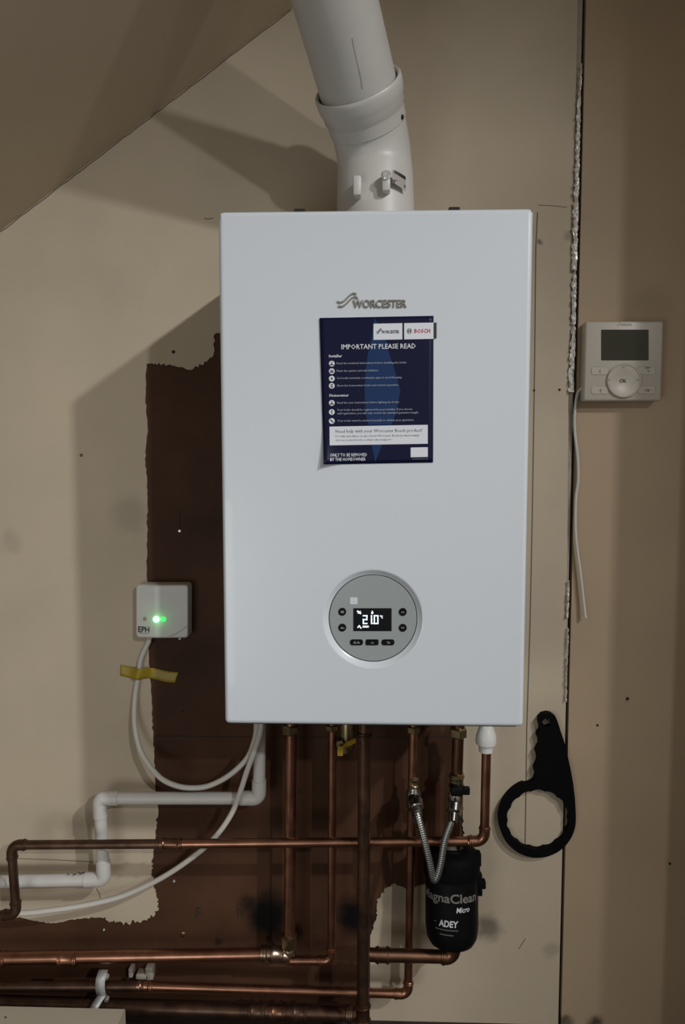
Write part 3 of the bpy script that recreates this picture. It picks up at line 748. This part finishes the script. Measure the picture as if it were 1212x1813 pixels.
# ------------------------------------------------------------------ magnetic filter
fc = at(799, 1600, .072)
filt = thing('magnetic_filter', 'black cylindrical magnetic filter with white lettering below the hose', 'filter', Vector((fc.x, fc.y, at(799, 1688, .116).z)))
def fz(py_): return at(799, py_, .116).z - fc.z
bm = bmesh.new(); FR = .0440
lathe(bm, [(.018, fz(1697)), (.026, fz(1695)), (.036, fz(1690)), (.0415, fz(1680)), (FR - .0005, fz(1666)), (FR, fz(1658)), (FR, fz(1590)), (FR, fz(1562)), (.038, fz(1556))], fc, UP, 64); obj('canister', bm, 'black_plastic', filt)
bm = bmesh.new(); lathe(bm, [(.040, fz(1577)), (.0460, fz(1575)), (.0472, fz(1571)), (.0475, fz(1552)), (.0470, fz(1544)), (.0445, fz(1538)), (.036, fz(1533)), (.0275, fz(1532)), (.0255, fz(1527)), (.0225, fz(1527)), (.0215, fz(1546))], fc, UP, 64)
cap = obj('cap', bm, 'black_rubber', filt)
bm = bmesh.new(); lathe(bm, [(.0215, fz(1532)), (.0215, fz(1542)), (.0125, fz(1541)), (.0122, fz(1518))], fc, UP, 32); obj('inlet', bm, 'filter_grey', filt)
bm = bmesh.new(); box(bm, (fc.x + .040, fc.y - .012, fc.z + fz(1560)), (fc.x + .0485, fc.y + .006, fc.z + fz(1535)), .003, 2); obj('cap_lug', bm, 'black_rubber', filt)
bm = bmesh.new(); vz = fc.z + fz(1592)
box(bm, (fc.x + .041, fc.y - .008, vz - .018), (fc.x + .0505, fc.y + .008, vz + .018), .002, 2); box(bm, (fc.x + .049, fc.y - .007, vz - .007), (fc.x + .0565, fc.y + .007, vz + .007), .002, 2); obj('drain_valve', bm, 'black_rubber', filt)
cg = math.atan2(CAM.x - fc.x, fc.y - CAM.y)                         # bearing of the print's centre
def on_can(px_, py_, off=.0004):
    s = (px_ - 796) / (FR * ppm(.115)); s = max(-.999, min(.999, s)); a = math.asin(s) + cg * .9; r_ = FR + off
    sag = 4.5 * (1 - math.cos(math.asin(s)))
    return Vector((fc.x + r_ * math.sin(a), fc.y - r_ * math.cos(a), at(796, py_ + sag + 9, .072 + FR).z))
def can_text(body, x0, y0, x1, y1, m, bold=0., shear=0., ang=False, slope=0.):
    bm = bmesh.new()
    A0, A1 = math.asin(max(-.98, (x0 - 796) / 49)), math.asin(min(.98, (x1 - 796) / 49))
    text_bm(bm, body, lambda u, v: on_can(796 + 49 * math.sin(A0 + u * (A1 - A0)), y1 - v * (y1 - y0) + slope * u), bold, shear)
    return obj('lettering', bm, m, filt, smooth=False)
mat('filter_print', (0.16, 0.15, 0.135, 1), 0.5); mat('filter_white', (0.55, 0.56, 0.57, 1), 0.5)
can_text('MagnaClean', 745, 1582, 840, 1602, 'filter_print', .03)
can_text('Micro', 804, 1604, 828, 1613, 'filter_white', .03, .2, slope=-1)
can_text('ADEY', 772, 1626, 808, 1637, 'filter_white', .05, .1)
bm = bmesh.new()
for (x0, x1, y, hgt) in ((766, 808, 1641, 1.6), (774, 799, 1649, 1.6)):
    K = 10
    for i in range(K):
        a, b2 = x0 + (x1 - x0) * i / K, x0 + (x1 - x0) * (i + .8) / K
        bm.faces.new([bm.verts.new(on_can(*p)) for p in ((a, y), (b2, y), (b2, y + hgt), (a, y + hgt))])
bm.faces.new([bm.verts.new(on_can(*p)) for p in ((764, 1630), (778, 1631), (778, 1632.5), (764, 1631))])
obj('small_print', bm, 'filter_print', filt, smooth=False)
filt.rotation_euler = (math.radians(-8), 0, 0); filt.location.y -= .010      # leans back a little at the top

# ------------------------------------------------------------------ gas valve with yellow lever
gas = thing('gas_valve', 'small gas valve with bent yellow lever under the boiler', 'valve', at(612, 1300, .055))
bm = bmesh.new(); lathe(bm, [(.010, -.03), (.012, -.02), (.0125, 0), (.011, .02), (.009, .045)], at(614, 1300, .06), UP, 16); lathe(bm, [(.006, 0), (.006, .02)], at(602, 1310, .06), (0, -1, 0), 12); obj('body', bm, 'brass', gas)
lv = [(at(629, 1311, .078), .006), (at(614, 1318, .082), .0065), (at(603, 1322, .088), .006), (at(602, 1328, .090), .006), (at(602, 1338, .090), .0055)]
bm = bmesh.new(); rows = []
for i, (p, hw) in enumerate(lv):
    wv = Vector((0, -.4, 1)) if i < 2 else Vector((1, 0, 0))
    hw2 = hw * (.75 if i < 2 else .8); rows.append((bm.verts.new(p - wv.normalized() * hw2), bm.verts.new(p + wv.normalized() * hw2)))
for a, b2 in zip(rows, rows[1:]): bm.faces.new((a[0], a[1], b2[1], b2[0]))
o = obj('lever', bm, 'yellow_lever', gas, smooth=False); solidify(o, .002)

# ------------------------------------------------------------------ white condensate pipe
con = thing('condensate_pipe', 'white plastic waste pipe stepping down left from the boiler', 'pipe', at(183, 1556, .05))
rc = .0105
cp = [at(460, 1262, .055), at(458, 1413, .052), at(176, 1413, .05), at(184, 1557, .05), at(-90, 1563, .05)]
path, arcs = fillet(cp, .010, 6)
bm = bmesh.new(); tube(bm, path, rc, 24); obj('pipe', bm, 'pipe_plastic', con)
for arc, a, b2 in arcs:
    bm = bmesh.new(); e0, e1 = arc[0] + a * .023, arc[-1] + b2 * .023
    tube(bm, [e0] + list(arc) + [e1], rc * 1.17, 24); obj('elbow', bm, 'pipe_plastic', con)
bm = bmesh.new()
def con_top(x, y):
    p = at(x, y, .05 + rc * .9); return p
for seg_ in ([(119, 1546), (121, 1549), (123, 1547)], [(129, 1547), (132, 1549), (135, 1546)], [(138, 1544), (143, 1547), (147, 1545), (150, 1544)]):
    for (x0, y0), (x1, y1) in zip(seg_, seg_[1:]): bm.faces.new([bm.verts.new(con_top(*q)) for q in ((x0, y0 - 1), (x1, y1 - 1), (x1, y1 + 1.2), (x0, y0 + 1.2))])
obj('ink_mark', bm, 'black_print', con, smooth=False)

# ------------------------------------------------------------------ cables
def cable(label, pts, r, m='cable_sheath', n=8):
    P = smooth_path([at(*p) for p in pts], n); bm = bmesh.new(); tube(bm, P, r, 14)
    return tag(obj('cable', bm, m), label, 'cable', 'white cables on the wall')
cable('white cable looping from the small receiver box up under the boiler', [(267, 1124, .012), (262, 1138, .010), (250, 1165, .009), (245, 1195, .0085), (239, 1235, .011), (238, 1280, .022), (246, 1322, .035), (262, 1352, .048), (285, 1378, .064), (312, 1391, .073), (340, 1395, .076), (370, 1391, .074), (405, 1373, .072), (436, 1344, .072), (449, 1315, .076), (454, 1290, .08), (455, 1262, .08)], .0046)
cable('white cable sweeping down left behind the level copper pipe', [(463, 1262, .086), (461, 1295, .086), (450, 1330, .086), (437, 1365, .080), (425, 1402, .077), (412, 1436, .073), (392, 1468, .072), (366, 1497, .072), (335, 1522, .066), (300, 1546, .058), (260, 1568, .050), (210, 1589, .045), (150, 1603, .045), (90, 1612, .048), (40, 1617, .050), (-60, 1618, .05)], .0046)
cable('thin white cable dangling below the thermostat beside the wall gap', [(1034, 684, .012), (1027, 689, .011), (1021, 700, .0085), (1017, 730, .008), (1017, 765, .008), (1022, 810, .009), (1023, 850, .010), (1019, 880, .010), (1018, 930, .011), (1021, 970, .012), (1027, 1015, .013), (1032, 1060, .014), (1036, 1094, .016)], .0024)

# ------------------------------------------------------------------ receiver box with green light
rec = thing('receiver_box', 'small white receiver box with glowing green light', 'receiver', at(285, 1128, .003))
D0 = .0032
bm = bmesh.new(); outl = rrect(239, 1035, 333, 1130, 6, 4)
def rec_depth(x): return .026 + .006 * max(0, min(1, (x - 239) / 36)) - .002 * max(0, (x - 275) / 58)
prof = [(0.0, 0.0), (1.0, 0.0)]
def rec_pt(x, y, k): 
    p = at(x, y, .03); p.y = -(D0 + (rec_depth(x) - D0) * k); return p
def shrink(pts, s): return [(286 + (x - 286) * s, 1082.5 + (y - 1082.5) * s) for x, y in pts]
outl2 = []
for (x0, y0), (x1, y1) in zip(outl, outl[1:] + outl[:1]):
    for i in range(6 if abs(x1 - x0) > 20 else 1): outl2.append((x0 + (x1 - x0) * i / (6 if abs(x1 - x0) > 20 else 1), y0 + (y1 - y0) * i / (6 if abs(x1 - x0) > 20 else 1)))
R_ = [[bm.verts.new(rec_pt(x, y, k)) for x, y in shrink(outl2, s)] for s, k in ((1.0, 0), (1.0, .82), (.985, .95), (.955, 1.0))]
for a, b2 in zip(R_, R_[1:]):
    for i in range(len(a)): bm.faces.new((a[i], a[(i + 1) % len(a)], b2[(i + 1) % len(a)], b2[i]))
# front face as columns so the crease at a third of the width reads
xs = [244, 252, 262, 272, 275, 285, 300, 315, 328]
bot = [bm.verts.new(rec_pt(x, 1127.3, 1.0)) for x in xs]; topv = [bm.verts.new(rec_pt(x, 1037.5, 1.0)) for x in xs]
for i in range(len(xs) - 1): bm.faces.new((bot[i], bot[i + 1], topv[i + 1], topv[i]))
for xa, xb in ((240.6, 244), (328, 331.2)):
    bm.faces.new([bm.verts.new(rec_pt(*q, 1.0)) for q in ((xa, 1122), (xb, 1127.3), (xb, 1037.5), (xa, 1042))])
bm.faces.new([bm.verts.new(rec_pt(x, y, .99)) for x, y in shrink(outl2, .955)])
obj('body', bm, 'white_plastic', rec, angle=25)
def rec_flat(name, polys, m, off=.0006):
    bm = bmesh.new()
    for q in polys:
        vs = []
        for x, y in q: p = rec_pt(x, y, 1.0); p.y -= off; vs.append(bm.verts.new(p))
        bm.faces.new(vs)
    return obj(name, bm, m, rec, smooth=False)
bm = bmesh.new()
def rec_t(u, v): p = rec_pt(243.5 + u * 21, 1120 - v * 10.5, 1.0); p.y -= .0006; return p
text_bm(bm, 'EPH', rec_t, .03);
obj('lettering', bm, 'black_print', rec, smooth=False)
rec_flat('sensor', [circ(256, 1096, 3.6, 14)], 'stat_line')
rec_flat('small_print', [[(245, 1121.5), (263, 1121.5), (263, 1122.6), (245, 1122.6)]], 'stat_line')
dl = [(300, 1126), (312, 1121), (322, 1115), (332, 1107)]
rec_flat('cover_line', [[a, b2, (b2[0], b2[1] + 1.2), (a[0], a[1] + 1.2)] for a, b2 in zip(dl, dl[1:])], 'stat_line')
for x, r, m in ((277, 6.2, 'green_led_core'), (290, 4.2, 'green_led')):
    p = rec_pt(x, 1096, 1.0); bm = bmesh.new(); rr_ = r / 1075; lathe(bm, [(rr_, -.001), (rr_, .001), (rr_ * .7, .002), (.0001, .0024)], p, (0, -1, 0), 20); lo = obj('indicator_light', bm, m, rec)
gl = bpy.data.lights.new('indicator_glow', 'POINT'); gl.energy = 0.005; gl.color = (0.05, 1.0, 0.15); gl.shadow_soft_size = .004
g = bpy.data.objects.new('indicator_glow', gl); COL.objects.link(g); g.location = rec_pt(279, 1096, 1.0) + Vector((0, -.010, 0))
hole(318, 1131, 2, .012, rec, 'white_plastic', 'screw')

# yellow tape over the cable
def tape_pt(u, v):
    x, y = bil([(213, 1177), (316, 1189), (310, 1208), (213, 1196)], u, v); y += 1.5 * math.sin(u * 9)
    cxx = 251 - 6 * v; bmp = .0125 * math.exp(-((x - cxx) / 10.0) ** 2); base_d = .0036 - .003 * max(0, min(1, (x - 262) / 6)) + .0012
    p = at(x, y, base_d); p.y -= bmp; return p
tape = grid(tape_pt, 40, 4, 'yellow_tape', 'tape', None, .0002); tag(tape, 'strip of yellow tape holding white cable to the wall', 'tape')

# ------------------------------------------------------------------ thermostat
th = thing('thermostat', 'square cream room thermostat with dark screen and round dial', 'thermostat', at(1101, 706, .004))
bm = bmesh.new(); lo_, hi_ = at(1033, 710, .03), at(1175, 568, .03)
box(bm, (lo_.x, -.030, lo_.z), (hi_.x, -.0042, hi_.z), .0035, 3); obj('body', bm, 'stat_plastic', th)
TF = .030
def tx(x, y): return 980 + x / 5.224, 540 + y / 5.224
plate('screen', [tx(*p) for p in rrect(437, 228, 876, 512, 8)], TF - .002, TF + .0003, 'lcd_glass', th)
tdc = at(*tx(645, 700), TF)
rdl = 155 / 5.224 / ppm(TF)
collar(th, (tdc.x, -TF + .0005, tdc.z), (0, -1, 0), [(rdl, 0), (rdl, .0035), (rdl - .001, .0048), (rdl - .0025, .0048), (rdl - .0032, .0035), (rdl * .5, .0030), (rdl * .42, .0022), (.0001, .0022)], 'stat_plastic', 'dial', 64)
for x0, y0 in ((343, 570), (343, 748), (775, 570), (775, 748)):
    x1 = x0 + 165
    bmf = [tx(*p) for p in rrect(x0, y0, x1, y0 + 78, 24)]; inn = [tx(*p) for p in rrect(x0 + 5, y0 + 5, x1 - 5, y0 + 73, 20)]
    b_ = plate('button', inn, TF - .002, TF + .0008, 'stat_plastic', th)
    plate('button_surround', bmf, TF - .002, TF + .0002, 'stat_line', th)
bm = bmesh.new()
def t_txt(s, x0, y0, x1, y1, bold=.0): text_bm(bm, s, lambda u, v: at(*tx(x0 + u * (x1 - x0), y1 - v * (y1 - y0)), TF + .0024), bold)
t_txt('OK', 608, 684, 672, 718, .02)
for px_ in ((515, 693), (780, 693), (645, 572)): stroke(bm, [(px_[0] - 10, px_[1]), (px_[0] + 10, px_[1])], 4, TF + .0046, tx)
obj('lettering', bm, 'black_print', th, smooth=False)
for ln, wd in (([[(430, 596), (424, 612), (432, 626)]], 5), ([[(420, 790), (434, 782), (434, 806)]], 6), ([[(850, 582), (880, 580)]], 12), ([[(865, 606), (880, 606), (876, 622)]], 6), ([[(848, 800), (848, 785), (868, 785), (868, 800)]], 6), ([[(876, 800), (876, 785), (888, 785)]], 6)):
    symbol(ln, wd, 'dark_grey_print', th, TF + .0012, tx)
bm = bmesh.new(); t_txt('WORCESTER', 622, 170, 725, 192, .02)
for wv in WAVES: ribbon(bm, [(588 + (x - 228) * .2, 165 + (y - 93) * .22) for x, y in wv], 5, lambda x, y: at(*tx(x, y), TF + .0024))
for v in bm.verts: v.co.y += .0021
obj('brand_lettering', bm, 'stat_line', th, smooth=False)

# ------------------------------------------------------------------ filter wrench hung on the wall
wr = thing('filter_wrench', 'black plastic ring wrench hanging on the wall by its handle', 'wrench', at(950, 1516, .004))
cr_ = lambda x, y: (860 + x / 6.045, 1240 + y / 6.045)
hand_r = [(655, 135), (700, 143), (742, 172), (765, 225), (800, 338), (835, 440), (865, 560), (900, 720), (930, 880), (950, 1050), (958, 1200)]
hand_l = [(430, 898), (480, 880), (515, 858), (533, 800), (518, 760), (515, 725), (535, 690), (550, 640), (545, 590), (528, 550), (545, 510), (567, 470), (562, 420), (545, 385), (550, 350), (575, 320), (575, 285), (560, 230), (562, 190), (600, 148)]
ringo = []
for k in range(41):
    a = math.radians(-10 + (236 - -10) * k / 40 * 1.0); a = math.radians(-2 + 250 * k / 40)
    ringo.append((548 + 411 * math.cos(a), 1272 + 411 * math.sin(a)))
ringo = [p for p in ringo if not (p[1] < 905 and p[0] > 430)]
outer = [cr_(*p) for p in hand_r + ringo + hand_l]
inn = []
for k in range(112):
    a = 2 * math.pi * k / 112; rr_ = 326 + 9 * abs(math.sin(7 * a)) * 1.6 - 6
    inn.append(cr_(555 + rr_ * 1.01 * math.cos(a), 1278 + rr_ * .975 * math.sin(a)))
hl = [cr_(*p) for p in circ(648, 238, 46, 20)]
bm = bmesh.new(); prism(bm, [pxz(outer, .016), pxz(inn, .016), pxz(hl, .016)], -.0036, -.017); obj('body', bm, 'black_rubber', wr, smooth=False)
nl = at(967, 1275, .003); bm = bmesh.new(); lathe(bm, [(.0011, 0), (.0011, .016), (.0018, .0165), (.0018, .0175)], (nl.x, -.003, nl.z + .0022), (0, -1, 0), 12); tag(obj('nail', bm, 'hole_dark'), 'small dark nail through the hole of the black wrench', 'nail')

# ------------------------------------------------------------------ strap clip, white clip, boxing
sc = thing('strap_clip', 'galvanised metal strap clip around the dark lower pipe', 'clip', at(175, 1786, .06))
def strap(pts, wpx, name):
    bm = bmesh.new(); rows = []
    P = smooth_path([at(*p) for p in pts], 5); half = wpx / 2 / ppm(.07)
    for p in P: rows.append((bm.verts.new(p + Vector((-half, 0, 0))), bm.verts.new(p + Vector((half, 0, 0)))))
    for a, b2 in zip(rows, rows[1:]): bm.faces.new((a[0], a[1], b2[1], b2[0]))
    o = obj(name, bm, 'galvanised', sc); solidify(o, .0012)
strap([(183, 1717, .050), (181, 1724, .062), (178, 1734, .070), (177, 1746, .0725), (178, 1756, .071), (180, 1763, .064)], 18, 'saddle')
strap([(180, 1763, .0645), (174, 1772, .072), (167, 1784, .080), (162, 1794, .088)], 16, 'strap')
for y in (1727, 1766):
    bm = bmesh.new(); lathe(bm, [(.004, 0), (.004, .006), (.003, .008)], at(190, y, .058), (0, -1, 0), 12); obj('screw', bm, 'steel', sc)
wc = thing('pipe_clip', 'white plastic pipe clip on brown wall above the lower pipe', 'clip', at(250, 1730, .0))
bm = bmesh.new()
for x0, y0, x1, y1 in ((227, 1716, 234, 1732), (257, 1714, 270, 1736), (240, 1727, 262, 1735)):
    a, b2 = at(x0, y1, .02), at(x1, y0, .02); box(bm, (a.x, -.02, a.z), (b2.x, -.0002, b2.z), .002, 2)
obj('body', bm, 'stat_plastic', wc)
bx = thing('boxing', 'low cream painted box in the bottom left corner', 'box', (at(100, 1786, .115).x, -.3, FLOOR_Z))
c = at(222, 1786, .115)
bm = bmesh.new(); box(bm, (-1.0, -.75, FLOOR_Z), (c.x, -.115, c.z), .0008, 1); obj('carcass', bm, 'box_cream', bx)
p = at(10, 1808, .14); bm = bmesh.new(); lathe(bm, [(.0018, 0), (.0018, .0008)], (p.x, p.y, c.z - .0003), UP, 12); obj('screw_hole', bm, 'hole_dark', bx)
